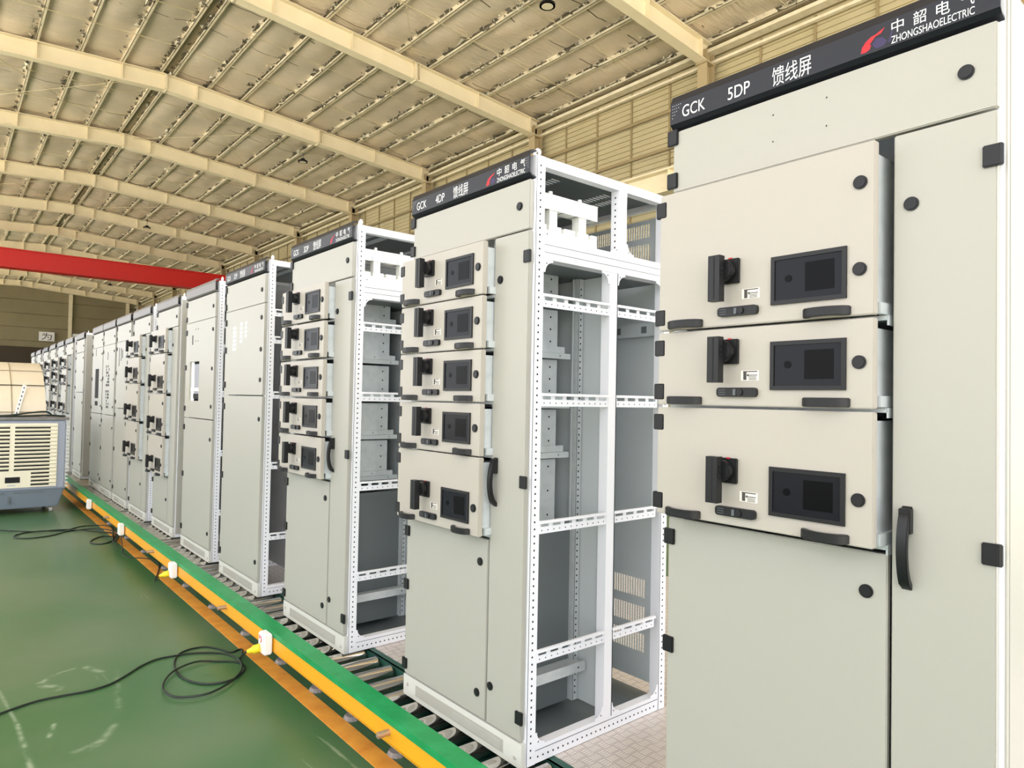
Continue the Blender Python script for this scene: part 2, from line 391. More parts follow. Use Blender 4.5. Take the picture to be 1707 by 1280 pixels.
# ---------------- switchgear cabinets ----------------
H=2.2
def post_mesh(faces, h=H, w=.045, d=.045, key=''):
    mb=M().box(0,d,0,w,0,h)
    # shallow groove lines and rows of round holes on the chosen faces
    z=.03
    while z<h-.02:
        if 'r' in faces: mb.disc((d*.5,-.0006,z),1,.0042,1,6)
        if 'b' in faces: mb.disc((d+.0006,w*.5,z),0,.0042,1,6)
        if 'i' in faces: mb.disc((d*.5,w+.0006,z),1,.0042,1,6)
        if 'f' in faces: mb.disc((-.0006,w*.5,z),0,.0042,1,6)
        z+=.0254
    if 'r' in faces:
        mb.box(.003,.0045,-.0012,0,0,h,1)
    return mb
def strip_mesh(L, h=.048):   # slotted rail running along x
    mb=M().box(0,L,-.012,0,h-.010,h).box(0,L,-.002,0,0,h*.52).box(0,L,-.002,0,h*.80,h)
    x=0; n=max(1,round(L/.062)); st=L/n
    for i in range(n):
        mb.box(i*st,i*st+.010,-.002,0,h*.52,h*.80).box((i+1)*st-.010,(i+1)*st,-.002,0,h*.52,h*.80)
        mb.disc(((i+.25)*st,-.0026,h*.25),1,.0028,1,6).disc(((i+.75)*st,-.0026,h*.25),1,.0028,1,6)
    return mb
def gusset_mesh(sx, sz, a=.047):  # quarter round corner plate
    pts=[(0,0),(a*sx,0),(a*sx,a*.18*sz)]
    for k in range(1,7):
        t=math.pi/2*k/7; pts.append(((a-(a*.82)*math.sin(t))*sx,(a-(a*.82)*math.cos(t))*sz))
    pts+=[(a*.18*sx,a*sz),(0,a*sz)]
    mb=M().prism(pts,1,-.004,-.001)
    mb.disc((a*.3*sx,-.0046,a*.3*sz),1,.003,1,8)
    return mb
def louvre_panel(w,h,rows,th=.002):
    """sheet in the plane x=0, y 0..w, z 0..h with rows of see-through slits; rows=[(z0,z1)]"""
    mb=M(); z=0
    for z0,z1 in rows:
        mb.box(0,th,0,w,z,z0); mb.box(0,th,0,.06,z0,z1); mb.box(0,th,w-.06,w,z0,z1)
        y=.06
        while y<w-.06: mb.box(0,th,y,y+.006,z0,z1); y+=.014
        z=z1
    mb.box(0,th,0,w,z,h); return mb
def bow(L, out, wd=.022, th=.012):
    """bow handle lying along local y (0..L), standing out along -x"""
    pr=[]; n=14
    o=[];i_=[]
    for k in range(n+1):
        t=k/n; xx=-out*math.sin(math.pi*min(1,max(0,t)))**.42
        o.append((xx,t*L))
    for k in range(n,-1,-1):
        t=k/n; xx=-(out-th)*max(0,math.sin(math.pi*t))**.6; i_.append((min(0,xx), (.016+t*(L-.032))))
    poly=o+i_
    mb=M()
    vs=[(p[0],p[1],-wd/2) for p in poly]+[(p[0],p[1],wd/2) for p in poly]; N_=n+1
    fs=[]
    for k in range(n):
        a,b=k,k+1; c_,d=2*N_-2-k,2*N_-1-k
        T=2*N_
        fs+=[(a,b,c_,d),(a+T,d+T,c_+T,b+T),(a,a+T,b+T,b),(d,c_,c_+T,d+T)]
    T=2*N_
    fs+=[(0,2*N_-1,2*N_-1+T,T),(N_-1,N_-1+T,N_+T,N_)]
    mb.add(vs,fs); return mb
def m_handle_h(): return bow(.115,.032).mesh('pull_handle',[BLACK],.002,True)
def m_handle_v():
    mb=bow(.185,.036,.022,.012); mb.v=[(x,z,y) for x,y,z in mb.v]
    mb.box(-.02,0,-.012,.012,.125,.18)
    return mb.mesh('door_handle',[BLACK],.0015,True)
def m_hinge(): return M().box(-.012,0,0,.03,0,.045).cyl((-.006,.03,0),2,.007,.045,10).mesh('hinge',[BLACK],.002)
def m_lock(): return M().cyl((0,0,0),0,.0155,-.004,20).cyl((-.004,0,0),0,.0125,-.002,20).mesh('round_lock',[BLACK,HOLE])
def m_display():
    mb=M().box(-.006,0,0,.185,0,.010).box(-.006,0,0,.185,.110,.12).box(-.006,0,0,.010,.01,.11).box(-.006,0,.175,.185,.01,.11)
    mb.box(-.003,0,.01,.175,.01,.11,1).box(-.0036,-.003,.028,.098,.026,.096,2)
    mb.cyl((-.003,.140,.062),0,.009,-.0012,16,2)
    return mb.mesh('display_window',[BLACK,GLASS,GLASSD])
def m_switch():
    mb=M().box(-.012,0,-.0325,.0325,-.0325,.0325)
    mb.cyl((-.012,0,0),0,.027,-.022,24)
    return mb.mesh('switch_plate',[BLACK],.002,False)
def m_lever():
    mb=M().box(-.058,-.034,-.017,.017,-.085,.034).box(-.0585,-.058,-.003,.001,-.08,.03,1)
    for k in range(3): mb.cyl((-.046,-.0165,.014-k*.014),1,.0035,-.0015,8,1)
    mb.box(-.034,-.012,-.012,.012,-.02,.02)
    mb.box(-.0125,-.012,-.026,-.014,.028,.0315,2)
    return mb.mesh('switch_lever',[BLACK,HOLE,RED],.003)
def m_latch():
    n=8; pts=[]
    a=.057;b=.012
    for sx,sy in ((1,1),(-1,1),(-1,-1),(1,-1)):
        for k in range(4):
            t={(1,1):0,(-1,1):90,(-1,-1):180,(1,-1):270}[(sx,sy)]+k*30
            pts.append((sx*(a-.008)+.008*math.cos(math.radians(t)), sy*(b-.008)+.008*math.sin(math.radians(t))))
    mb=M().prism(pts,0,-.012,0)
    mb.cyl((-.012,-.012,0),0,.009,-.004,14).box(-.016,-.012,-.002,.006,-.008,.008,1)
    for k in range(3): mb.box(-.0125,-.012,.03,.05,-.007+k*.006,-.005+k*.006,1)
    return mb.mesh('slide_latch',[BLACK,mat('latch_print',s(92,96,102),.5)],.001)
def m_label():
    mb=M().box(-.0006,0,0,.05,0,.026)
    mb.box(-.001,-.0006,.034,.043,.002,.022,1)
    for k in range(3): mb.box(-.001,-.0006,.006,.028,.002+k*.0035,.0035+k*.0035,1)
    mb.box(-.001,-.0006,.004,.028,.013,.015,1).prism([(.028,.018),(.034,.014),(.028,.010)],0,-.001,-.0006,1).box(-.001,-.0006,.004,.044,.022,.0245,1)
    return mb.mesh('instruction_sticker',[STICK,STICKD])
def m_door(w,h,mt,th=.02):
    return M().box(0,th,0,w,0,h).mesh('door',[mt],.0025)

def add_unit(cab, y0, z0, w, h, detail=2, two_locks=False, xf=-.08):
    """drawer unit: front plane at x=xf, right edge y0"""
    u=inst('drawer_unit',('unit',round(w,3),round(h,3)),lambda:M().box(0,.022,0,w,0,h).mesh('drawer_unit',[UNITP],.0025),cab,(xf,y0,z0))
    k=w/.61
    inst('display_window','disp',m_display,u,(0,.061*k,.042))
    inst('switch_plate','swp',m_switch,u,(0,.375*k,.142))
    inst('switch_lever','swl',m_lever,u,(0,.385*k,.145))
    inst('slide_latch','latch',m_latch,u,(0,.345*k,.036))
    inst('pull_handle','ph',m_handle_h,u,(0,.05*k,.013)); inst('pull_handle','ph',m_handle_h,u,(0,.455*k,.013))
    inst('round_lock','lock',m_lock,u,(0,.032*k,.105))
    if two_locks: inst('round_lock','lock',m_lock,u,(0,.032*k,h-.09))
    if detail>1:
        inst('instruction_sticker','lab',m_label,u,(0,.285*k,.066))
    inst('hinge','hinge',m_hinge,u,(0.01,w-.022,.015)); inst('hinge','hinge',m_hinge,u,(.01,w-.022,h-.065))
    # galvanised drawer body behind the front
    def body():
        L=.40; mb=M().box(.022,L,.01,w-.01,.03,h-.02)
        for a in range(4):
            for b in range(3): mb.disc((.16+a*.012,.0094,.05+b*(h-.1)/2),1,.0022,1,6)
        for b in range(3): mb.disc((.36,.0094,.05+b*(h-.1)/2),1,.0045,1,8)
        mb.box(.03,L+.03,-.004,.01,.004,.03)
        mb.disc((.3,-.0046,.017),1,.003,1,8)
        return mb.mesh('drawer_body',[GALV,HOLE])
    inst('drawer_body',('body',round(w,3),round(h,3)),body,u,(0,0,0))
    inst('shelf_bracket',('br',round(w,3)),lambda:M().box(.06,.46,-.006,w,-.008,.003).box(.06,.46,-.008,-.004,-.020,.003).disc((.40,-.0086,-.008),1,.003,1,8).mesh('shelf_bracket',[MGREY,HOLE]),u,(0,0,0))
    return u

def sign(cab, W_, parts, dark=True, logo=True, letter=None):
    prof=[(0,2.112),(-.022,2.118),(-.032,2.128),(-.032,2.190),(-.024,2.212),(0,2.215)]
    inn=[(0,2.118),(-.020,2.123),(-.028,2.131),(-.028,2.188),(-.021,2.208),(0,2.210)]
    mb=M(); n=len(prof)
    for i in range(n-1):
        a,b=prof[i],prof[i+1]; c_,d=inn[i],inn[i+1]
        mb.prism([a,b,d,c_],1,0,W_)
    b=part('sign_board',mb,[SIGNB if dark else SIGN_SHEEN],cab)
    if parts:
        for pt in parts:
            t=text_mesh([pt]); t.v=[(-.0325,y+W_,z) for x,y,z in t.v]
            part('sign_lettering',t,[letter or LETTER],b)
    if logo:
        u0=W_-.565*W_/.82*1.0
        lg=M()
        def P(pts,mi):
            lg.add([(-.0325,logo_y-(p[0])*.056,2.134+p[1]*.044) for p in pts],[tuple(range(len(pts)))],mi)
        logo_y=W_-.545
        P([(0,0),(.05,.32),(.18,.5),(.42,.28),(.36,.08),(.2,-.02)],0)
        P([(.14,.5),(.4,.72),(.62,.78),(.95,.98),(.8,.72),(.58,.66),(.36,.34)],0)
        P([(.45,.3),(.6,.55),(.85,.5),(1.05,.2),(.9,.02),(.6,.0)],1)
        P([(1.08,.1),(1.2,.7),(1.26,.7),(1.16,.1)],1)
        part('sign_logo',lg,[RED,PURP],b)
    if parts and dark:
        d=M()
        for i in range(5):
            for j in range(5-i):
                d.disc((-.0327,W_-.008-j*.007,2.182-i*.009),0,.0014,0,6)
                d.disc((-.0327,.008+j*.007,2.182-i*.009),0,.0014,0,6)
        part('sign_dots',d,[LETTERG],b)
    return b
def sign_text(num, name='馈线屏'):
    P=[('GCK',.042,2.140,.077,.034)]
    if num: P.append((num,.192,2.140,.066,.034))
    if name: P.append((name,.322,2.132,.104,.050))
    u=.612
    for k,ch in enumerate('中韶电气'): P.append((ch,u+k*.0455,2.155,.026,.030))
    P.append(('ZHONGSHAOELECTRIC',u,2.132,.163,.017))
    return P
def eye():
    pts=[(0,.013*math.cos(a),.020+.013*math.sin(a)) for a in [2*math.pi*k/14 for k in range(14)]]
    return M().tube(pts,.006,6,closed=True).cyl((0,0,0),2,.010,.010,10).mesh('lifting_eye',[WHITE],0,True)
def gen(name, mt, key, fn, cab, loc=(0,0,0)):
    return inst(name,key,lambda:fn().mesh(name,mt),cab,loc)

D=.79
def cabinet(name,label,x,y,W_=.80,units=(),layout='feeder',closed=False,signargs=None,detail=2,dark=True,interior='full',group='switchgear cabinets standing in a row on the roller conveyor',top_z=1.925):
    cab=empty(name,(x,y,0),label,'electrical cabinet',group)
    lx,rx=W_-.045,0
    # corner posts
    fr='r' if not closed else ''
    gen('corner_post',[WHITE,HOLE],('post_fr',fr),lambda:post_mesh(fr),cab,(0,0,0))
    gen('corner_post',[WHITE,HOLE],('post_fl'),lambda:post_mesh('f'),cab,(0,lx,0))
    gen('corner_post',[WHITE,HOLE],('post_rr',fr),lambda:post_mesh(fr),cab,(D-.045,0,0))
    gen('corner_post',[WHITE,HOLE],('post_rl'),lambda:post_mesh(''),cab,(D-.045,lx,0))
    # top and bottom rails
    def botrail():
        mb=M().box(.045,D-.045,.002,.04,0,.062)
        xx=.06
        while xx<D-.05: mb.disc((xx,.0014,.022),1,.0042,1,6); xx+=.0254
        mb.box(.045,D-.045,.0008,.002,.045,.0465,1)
        return mb
    gen('bottom_rail',[WHITE,HOLE],'brail',botrail,cab)
    gen('bottom_rail',[WHITE,HOLE],'brail',botrail,cab,(0,lx,0))
    gen('top_rail',[WHITE],'trail',lambda:M().box(.045,D-.045,.002,.04,2.165,2.2).box(0,.04,.045,W_-.045,2.165,2.2),cab)
    gen('top_rail',[WHITE],('trail2',W_),lambda:M().box(.045,D-.045,W_-.04,W_-.002,2.165,2.2).box(D-.04,D,.045,W_-.045,2.165,2.2),cab)
    for yy in (.03,W_-.03): inst('lifting_eye','eye',eye,cab,(.03,yy,2.198))
    # skins
    def roofp():
        mb=M()
        rows=[(.15,.17),(.20,.22),(.55,.57),(.60,.62)]
        yy=.04; 
        mb.box(.04,.12,.04,W_-.04,2.186,2.19); xprev=.12
        for a in (.12,.20,.50,.58):
            mb.box(a,a+.05,.04,.12,2.186,2.19).box(a,a+.05,W_-.12,W_-.04,2.186,2.19)
            q=.12
            while q<W_-.12: mb.box(a,a+.05,q,q+.010,2.186,2.19); q+=.02
        mb.box(.17,.20,.04,W_-.04,2.186,2.19).box(.25,.50,.04,W_-.04,2.186,2.19).box(.55,.58,.04,W_-.04,2.186,2.19).box(.63,D-.04,.04,W_-.04,2.186,2.19)
        return mb
    gen('roof_panel',[DGREY],('roofp',W_),roofp,cab)
    gen('left_side_panel',[MGREY],('lsp',),lambda:M().box(.045,D-.045,0,.002,.06,2.17),cab,(0,W_-.003,0))
    gen('back_panel',[MGREY],('bp',W_),lambda:louvre_panel(W_-.09,2.05,[(.12,.20),(.24,.32),(.36,.44),(1.86,1.94),(1.97,2.03)]),cab,(D-.004,.045,.08))
    if closed:
        gen('right_side_panel',[PAINT],'rsp',lambda:M().box(.004,D-.004,-.004,.001,.03,2.17).box(.02,.024,-.0055,-.004,.03,2.17),cab)
    if interior=='full' and not closed:
        # mid posts, beam and slotted rails of the open side
        gen('middle_post',[WHITE,HOLE],'mp_lo',lambda:post_mesh('',1.83-.06,.045,.045).box(.044,.047,-.001,0,0,1.77,1),cab,(.405,0,.06))
        gen('middle_post',[WHITE,HOLE],'mp_hi',lambda:post_mesh('f',.26,.045,.045),cab,(.455,0,1.905))
        gen('cross_beam',[WHITE,HOLE],'cb',lambda:M().box(.045,D-.045,-.002,.05,1.825,1.905).box(.045,D-.045,-.0028,-.002,1.85,1.8515,1).box(.045,D-.045,-.0028,-.002,1.878,1.8795,1),cab)
        for z in (1.650,1.286,.822,.358):
            gen('slotted_rail',[WHITE,HOLE],'sr_a',lambda:strip_mesh(.36),cab,(.045,0.004,z)); gen('slotted_rail',[WHITE,HOLE],'sr_b',lambda:strip_mesh(.265),cab,(.45,0.004,z))
        for (gxx,sz,zz) in ((.045,1,.062),(.405,1,.062),(.045,-1,1.825),(.405,-1,1.825),(.045,1,1.905)):
            pass
        for (gxx,sx,zz,sz) in ((.045,1,.062,1),(.405,-1,.062,1),(.45,1,.062,1),(D-.045,-1,.062,1),(.045,1,1.825,-1),(.405,-1,1.825,-1),(.45,1,1.825,-1),(D-.045,-1,1.825,-1),(.045,1,1.905,1),(.455,-1,1.905,1),(.50,1,1.905,1)):
            gen('corner_gusset',[WHITE,HOLE],('gus',sx,sz),lambda:gusset_mesh(sx,sz),cab,(gxx,.004,zz))
        # compartment plates
        gen('shelf_plate',[DGREY],('shp',W_),lambda:M().box(.045,D-.045,.05,W_-.01,1.823,1.828),cab)
        gen('rear_partition',[MGREY],('rp',W_),lambda:M().box(.44,.443,.02,W_-.01,.07,1.82).box(.40,.44,.20,.206,.07,1.82),cab)
        gen('inner_post',[GALV,HOLE],'ip',lambda:post_mesh('ir',1.75,.02,.03),cab,(.405,.175,.07))
        gen('divider_panel',[DGREY],'dvp',lambda:M().box(.03,.40,.197,.2,.07,.78 if layout=='feeder' else 1.8),cab)
        gen('floor_plate',[DGREY],('fpl',W_),lambda:M().box(.045,D-.01,.04,W_-.04,.03,.036),cab)
        gen('cable_tray',[GALV,HOLE],('ctr',W_),lambda:M().box(.10,.42,.12,W_-.1,.235,.238).box(.10,.42,.117,.12,.21,.25).disc((.38,.116,.23),1,.004,1,8),cab)
        def sq():
            mb=M().box(D-.03,D-.02,.40,.45,.07,1.62).box(D-.03,D-.02,.05,W_-.06,1.60,1.66)
            z=.15
            while z<1.6: mb.box(D-.0305,D-.03,.412,.438,z,z+.03,1); z+=.115
            for yy in (.1,.25,.55): mb.box(D-.0305,D-.03,yy,yy+.03,1.615,1.645,1)
            return mb
        gen('rear_brace',[MGREY,DGREY],('sq',W_),sq,cab)
        def busb(top):
            mb=M()
            if top:
                mb.box(.075,.39,0,.05,2.035,2.095); mb.box(.13,.17,.005,.045,1.975,2.035).box(.29,.33,.005,.045,1.975,2.035)
                for q in (.115,.195,.27,.345): mb.box(q,q+.008,-.0008,.0505,2.035,2.062,1)
                mb.cyl((.15,.025,2.095),2,.009,.018,10).cyl((.31,.025,2.095),2,.009,.018,10)
            else:
                mb.box(.075,.39,0,.05,1.905,1.955)
                for a,b in ((.075,.112),(.125,.19),(.205,.265),(.28,.34),(.355,.39)): mb.box(a,b,0,.05,1.955,1.975)
            return mb
        bs=inst('busbar_support','bus0',lambda:busb(False).mesh('busbar_support',[BUSW,MGREY],.0015),cab,(0,.06,0))
        inst('support_comb','bus1',lambda:busb(True).mesh('support_comb',[BUSW,MGREY]),bs)
        bs2=inst('busbar_support','bus0',None,cab,(0,.6,0)); inst('support_comb','bus1',None,bs2)
    elif not closed:
        for z in (1.650,1.286,.822,.358,1.83):
            gen('slotted_rail',[WHITE,HOLE],'sr_a',lambda:strip_mesh(.36),cab,(.045,0.004,z))
        gen('rear_partition',[WHITE if interior=='white' else DGREY],('rpw',interior),lambda:M().box(.30,.303,.02,W_-.01,.07,2.1),cab)
        gen('inner_post',[MGREY,HOLE],'ip2',lambda:post_mesh('ir',2.0,.03,.03),cab,(.2,.06,.07))
    if closed: gen('mounting_plate',[GALV],('mtp',W_),lambda:M().box(.42,.424,.05,W_-.01,.07,2.15),cab)
    # plinth with vents
    def plinth():
        mb=M().box(0,.02,0,W_,0,.088,0)
        mb.box(-.0012,0,.10,W_-.10,.020,.068,1)
        for i in range(40): 
            yy=.12+i*.0075; mb.box(-.0022,-.0012,yy,yy+.003,.026,.062,0)
        mb.cyl((0,.035,.03),0,.008,-.003,10,1).cyl((0,W_-.035,.05),0,.008,-.003,10,1)
        return mb.mesh('plinth',[PAINTL,PAINT],.002)
    inst('plinth',('pl',W_),plinth,cab,(-.021,0.0,0))
    F_=-.021
    def door(nm,y0,y1,z0,z1,mt=PAINT):
        return inst(nm,('dr',round(y1-y0,3),round(z1-z0,3),mt.name),lambda:m_door(y1-y0,z1-z0,mt,.02),cab,(F_,y0,z0))
    def hin(p,ly,z,flip=False):
        h=inst('hinge','hinge',m_hinge,p,(.004,ly,z)); 
        if flip: h.rotation_euler=(math.pi,0,0); h.location=(.004,ly,z+.045)
        return h
    lock=lambda p,ly,z: inst('round_lock','lock',m_lock,p,(0,ly,z))
    if layout=='feeder':
        zb=min(u[0] for u in units); 
        t=door('top_door',.008,W_-.004,top_z+.003,2.108)
        hin(t,W_-.03,.012); hin(t,W_-.03,.14); lock(t,.055,.09)
        if name and detail>1 and len(units)==3:
            d=M()
            for yy,zz in ((.50,.065),(.36,.065),(.50,.135),(.36,.135)): d.disc((-.0006,yy-.008,zz),0,.0022,0,6)
            part('screw_holes',d,[HOLE],t)
        nd=door('narrow_door',.008,.205,.095,top_z-.003)
        lock(nd,.160,1.665); lock(nd,.175,.14)
        for z in (1.71,.895,.06): hin(nd,0.024,z,True)
        inst('door_handle','dhv',m_handle_v,nd,(0,.165,.81))
        ld=door('lower_door',.214,W_-.004,.095,zb-.018)
        lw=W_-.216
        lock(ld,.045,zb-.018-.095-.09); lock(ld,.05,.09)
        for z in (.02,(zb-.2)*.62,zb-.19): hin(ld,lw-.026,z)
        for z0,h,two in units:
            add_unit(cab,.20 if W_<.81 else .222,z0,.59 if W_<.81 else .593,h,detail,two)
    elif layout=='wide_units':
        zb=min(u[0] for u in units)
        t=door('top_door',.008,W_-.004,top_z+.003,2.108); hin(t,W_-.03,.012); hin(t,W_-.03,.14); lock(t,.055,.09)
        nd=door('narrow_door',.008,.205,.095,top_z-.003); lock(nd,.160,1.665)
        ld=door('lower_door',.214,W_-.004,.095,zb-.018); hin(ld,W_-.242,.02); hin(ld,W_-.242,zb-.2); lock(ld,.045,(zb-.1)*.5)
        for z0,h,two in units: add_unit(cab,.20,z0,.59,h,1,two)
    else:
        t=door('top_door',.008,W_-.004,1.915,2.108); hin(t,W_-.03,.012); hin(t,W_-.03,.14); lock(t,.055,.09)
        split=layout[1]
        kind=layout[0]
        w=W_-.012; h=1.907-split
        if kind=='breaker':
            # door with a tall cut-out and a small slot
            ca,cb,c0,c1=.40,.68,1.245-split,1.575-split
            mb=M().box(0,.02,0,ca,0,h).box(0,.02,cb,w,0,h).box(0,.02,ca,cb,0,c0).box(0,.02,ca,cb,c1,h)
            mb.box(-.0006,0,.60,.625,1.72-split,1.80-split,1)
            for yy in (.45,.52):
                for zz in (1.74,1.84): mb.box(-.0006,0,yy,yy+.012,zz-split,zz-split+.012,1)
            md=part('middle_door',mb,[PAINT,HOLE],cab,(F_,.008,split+.004))
            bk=M().box(.02,.12,ca,cb,c0+.06,c1-.02,0).box(.015,.02,ca+.20,cb,c0,c1,1).box(.012,.015,ca,ca+.2,c0+.02,c0+.06,2).box(.012,.015,ca+.05,cb,c0+.08,c0+.11,1)
            part('breaker_front',bk,[mat('breaker_grey',s(150,150,160),.5),LETTER,HOLE],md)
        elif kind=='cutouts':
            mb=M().box(0,.02,0,w,0,h)
            for k,(yy,ww,z0,z1) in enumerate(((.55,.07,1.62,1.83),(.42,.05,1.67,1.83),(.33,.04,1.70,1.82))):
                n_=int((z1-z0)/.03)
                for i in range(n_): mb.box(-.0008,0,yy,yy+ww,z0-split+i*.03,z0-split+i*.03+.021,1)
            md=part('middle_door',mb,[PAINT,LETTER],cab,(F_,.008,split+.004))
        elif kind=='slots':
            mb=M().box(0,.02,0,w,0,h)
            for yy,z0,z1 in ((.62,1.62,1.84),(.50,1.68,1.83),(.42,1.71,1.81)): mb.box(-.0008,0,yy,yy+.03,z0-split,z1-split,1)
            md=part('middle_door',mb,[PAINT,HOLE],cab,(F_,.008,split+.004))
        elif kind=='window':
            mb=M().box(0,.02,0,w,0,h).box(-.0008,0,.25,.52,1.22-split,1.62-split,1).box(-.0008,0,.28,.50,1.12-split,1.18-split,1).box(-.0008,0,.5,.53,1.80-split,1.90-split,1)
            for i in range(9): mb.box(-.0012,0,.50,.56,1.24-split+i*.035,1.255-split+i*.035,2)
            md=part('middle_door',mb,[PAINT,HOLE,DGREY],cab,(F_,.008,split+.004))
        elif kind=='holes':
            mb=M().box(0,.02,0,w,0,h)
            for i in range(14):
                for yy in (.34,.40,.46,.52):
                    if random.random()<.7: mb.box(-.0008,0,yy,yy+.03+.02*random.random(),1.10-split+i*.04,1.13-split+i*.04,1)
            mb.box(-.0008,0,.45,.48,1.72-split,1.82-split,1)
            md=part('middle_door',mb,[PAINT,HOLE],cab,(F_,.008,split+.004))
        else:
            md=door('middle_door',.008,W_-.004,split+.004,1.909)
        lock(md,.05,h-.09); lock(md,.05,h*.5); 
        if kind!='plain': lock(md,.05,.10)
        for z in (.05,h*.5,h-.1): hin(md,w-.03,z)
        ld=door('lower_door',.008,W_-.004,.095,split-.004); lh=split-.1
        for z in (.05,lh*.5,lh-.1): hin(ld,w-.03,z)
        lock(ld,.05,lh-.15); lock(ld,.05,.12)
    if signargs is not None: sign(cab,W_,signargs,dark,logo=dark and bool(signargs))
    return cab

U5=[(1.705,.202,False),(1.50,.200,False),(1.297,.198,False),(1.093,.198,False),(.792,.296,False)]
cabinet('switchgear_cabinet','nearest pale grey switchgear cabinet headed 5DP, three wide drawer units, right edge of photo',.025,.42,.82,
    [(1.513,.392,True),(1.302,.204,False),(.992,.303,False)],'feeder',closed=True,signargs=sign_text('5DP'))
cabinet('switchgear_cabinet','pale grey switchgear cabinet headed 4DP with open white side frame and five drawer units',-.011,1.83,.80,U5,'feeder',signargs=sign_text('4DP'))
cabinet('switchgear_cabinet','pale grey switchgear cabinet headed 3DP, five equal drawer units, galvanised drawer boxes in open side',-.018,3.20,.80,
    [(1.72,.196,False),(1.515,.196,False),(1.305,.199,False),(1.095,.199,False),(.868,.219,False)],'feeder',signargs=sign_text('3DP'))
cabinet('switchgear_cabinet','plain cabinet with cut-outs painted as bright white bars high on its tall door, just beyond the 3DP one',-.017,4.44,.80,(),('cutouts',1.304),signargs=sign_text('2DP'),interior='white')
cabinet('switchgear_cabinet','cabinet whose middle door has a tall rectangular cut-out showing a grey breaker',.003,5.56,.82,(),('breaker',1.105),signargs=[],dark=False,interior='dark')
UA=[(1.69,.228,False),(1.31,.372,True),(.912,.390,True),(.535,.370,True)]
cabinet('switchgear_cabinet','cabinet with four stacked switch units and smooth closed white side panel',.018,6.72,.80,UA,'wide_units',closed=True,signargs=[],dark=False)
UB=[(1.69,.228,False),(1.41,.272,False),(1.012,.390,True),(.613,.390,True)]
cabinet('switchgear_cabinet','cabinet with four switch units, directly beyond the one with closed white side',.0,7.72,.80,UB,'wide_units',signargs=[],dark=False,interior='white')
cabinet('switchgear_cabinet','plain cabinet with three dark upright slots at the top of its door',.0,8.66,.80,(),('slots',1.12),closed=True,signargs=[],dark=False,interior='white')
cabinet('switchgear_cabinet','cabinet with a ragged column of small dark punched openings down its door',.0,9.56,.80,(),('holes',1.02),signargs=[],dark=False,interior='white')
cabinet('switchgear_cabinet','cabinet with one tall black window cut in its door, touching the ragged-holed one',.0,10.40,.80,(),('window',1.02),signargs=[],dark=False,interior='white')
cabinet('switchgear_cabinet','plain blank cabinet behind the air cooler corner, before the cluster of far switch units',.0,11.98,.80,(),('plain',1.3),closed=True,signargs=[],dark=False,interior='white')
UC=[(1.48,.40,False),(.96,.50,False)]
for i,(yy,lab) in enumerate(((13.15,'first of the far small cabinets with black switch units, beside the blank one'),(14.25,'second far cabinet with black switch units, above the cooler hood edge'),(15.4,'third far cabinet, mostly hidden, only its top showing past the hood'),(16.6,'far small cabinet top between hood and striped sign end'),(17.9,'small distant cabinet top, second last before the end of the row'),(19.2,'most distant cabinet top visible over the cream hood'))):
    cabinet('switchgear_cabinet',lab,.0,yy,.80,[(1.69,.228,False)]+( [(1.48,.2,False),(1.25,.2,False),(.96,.27,False)] if i%2 else [(1.42,.26,False),(.95,.46,True)]),'wide_units',signargs=[],dark=(i==3),interior='white',detail=1)

# ---------------- roller conveyor ----------------
cv=empty('roller_conveyor',(0,0,FLOOR),'long low roller conveyor with green guard and yellow side beam under the cabinets','conveyor')
dz=-FLOOR
def cpart(name,mb,mats,**k): return part(name,mb,mats,cv,(0,0,dz),**k)
cpart('side_beam', M().box(-.240,-.232,-2,26,-.062,.020).box(-.240,-.19,-2,26,-.066,-.060), YELLOW)
cpart('guard_cap', M().box(-.244,-.161,-2,26,.034,.042).box(-.244,-.239,-2,26,.014,.034).box(-.166,-.161,-2,26,-.03,.034), GREEN)
cpart('inner_channel', M().box(.100,.106,-2,26,-.07,-.004).box(.100,.135,-2,26,-.008,-.004).box(-.19,.10,-2,26,-.075,-.070), DKGREEN)
def roller():
    pr=[(-.160,.034),(.078,.034),(.086,.030),(.092,.018)]
    mb=M(); n=20; vs=[];fs=[]
    for x,r in pr:
        for i in range(n):
            a=2*math.pi*i/n; vs.append((x,r*math.cos(a),r*math.sin(a)))
    for k in range(len(pr)-1):
        for i in range(n): fs.append((k*n+i,k*n+(i+1)%n,(k+1)*n+(i+1)%n,(k+1)*n+i))
    fs+=[tuple(range(n)),tuple((len(pr)-1)*n+i for i in range(n))]
    mb.add(vs,fs); mb.cyl((.09,0,0),0,.008,.012,8)
    return mb.mesh('roller',[CHROME],0,True)
for i in range(98):
    inst('roller','roller',roller,cv,(0,.82+i*.1415,dz-.035))
far=M()
for i in range(60):
    far.cyl((-.160,.82+(98+i)*.1415,-.035),0,.034,.252,12)
f_=cpart('far_rollers',far,CHROME,smooth=True); f_['kind']='stuff'
for y in (2.39,4.41,6.31,8.3):
    inst('beam_pin','pin',lambda:M().cyl((0,0,0),0,.013,-.05,12).cyl((-.05,0,0),0,.008,-.004,12).mesh('beam_pin',[mat('pin_steel',s(200,172,150),.35,.7)],0,True),cv,(-.24,y,dz-.018))
k=0
for y in (1.7,2.12,2.60,3.02,3.42,3.90,4.5,5.2,5.9,6.6,7.4,8.2,9.2):
    inst('levelling_foot','foot',lambda:M().cyl((0,0,0),2,.045,.018,12,r2=.035).cyl((0,0,.018),2,.010,.155,8).box(-.02,.02,-.03,.03,.03,.06).mesh('levelling_foot',[CONC]),cv,(-.075,y,0)); k+=1

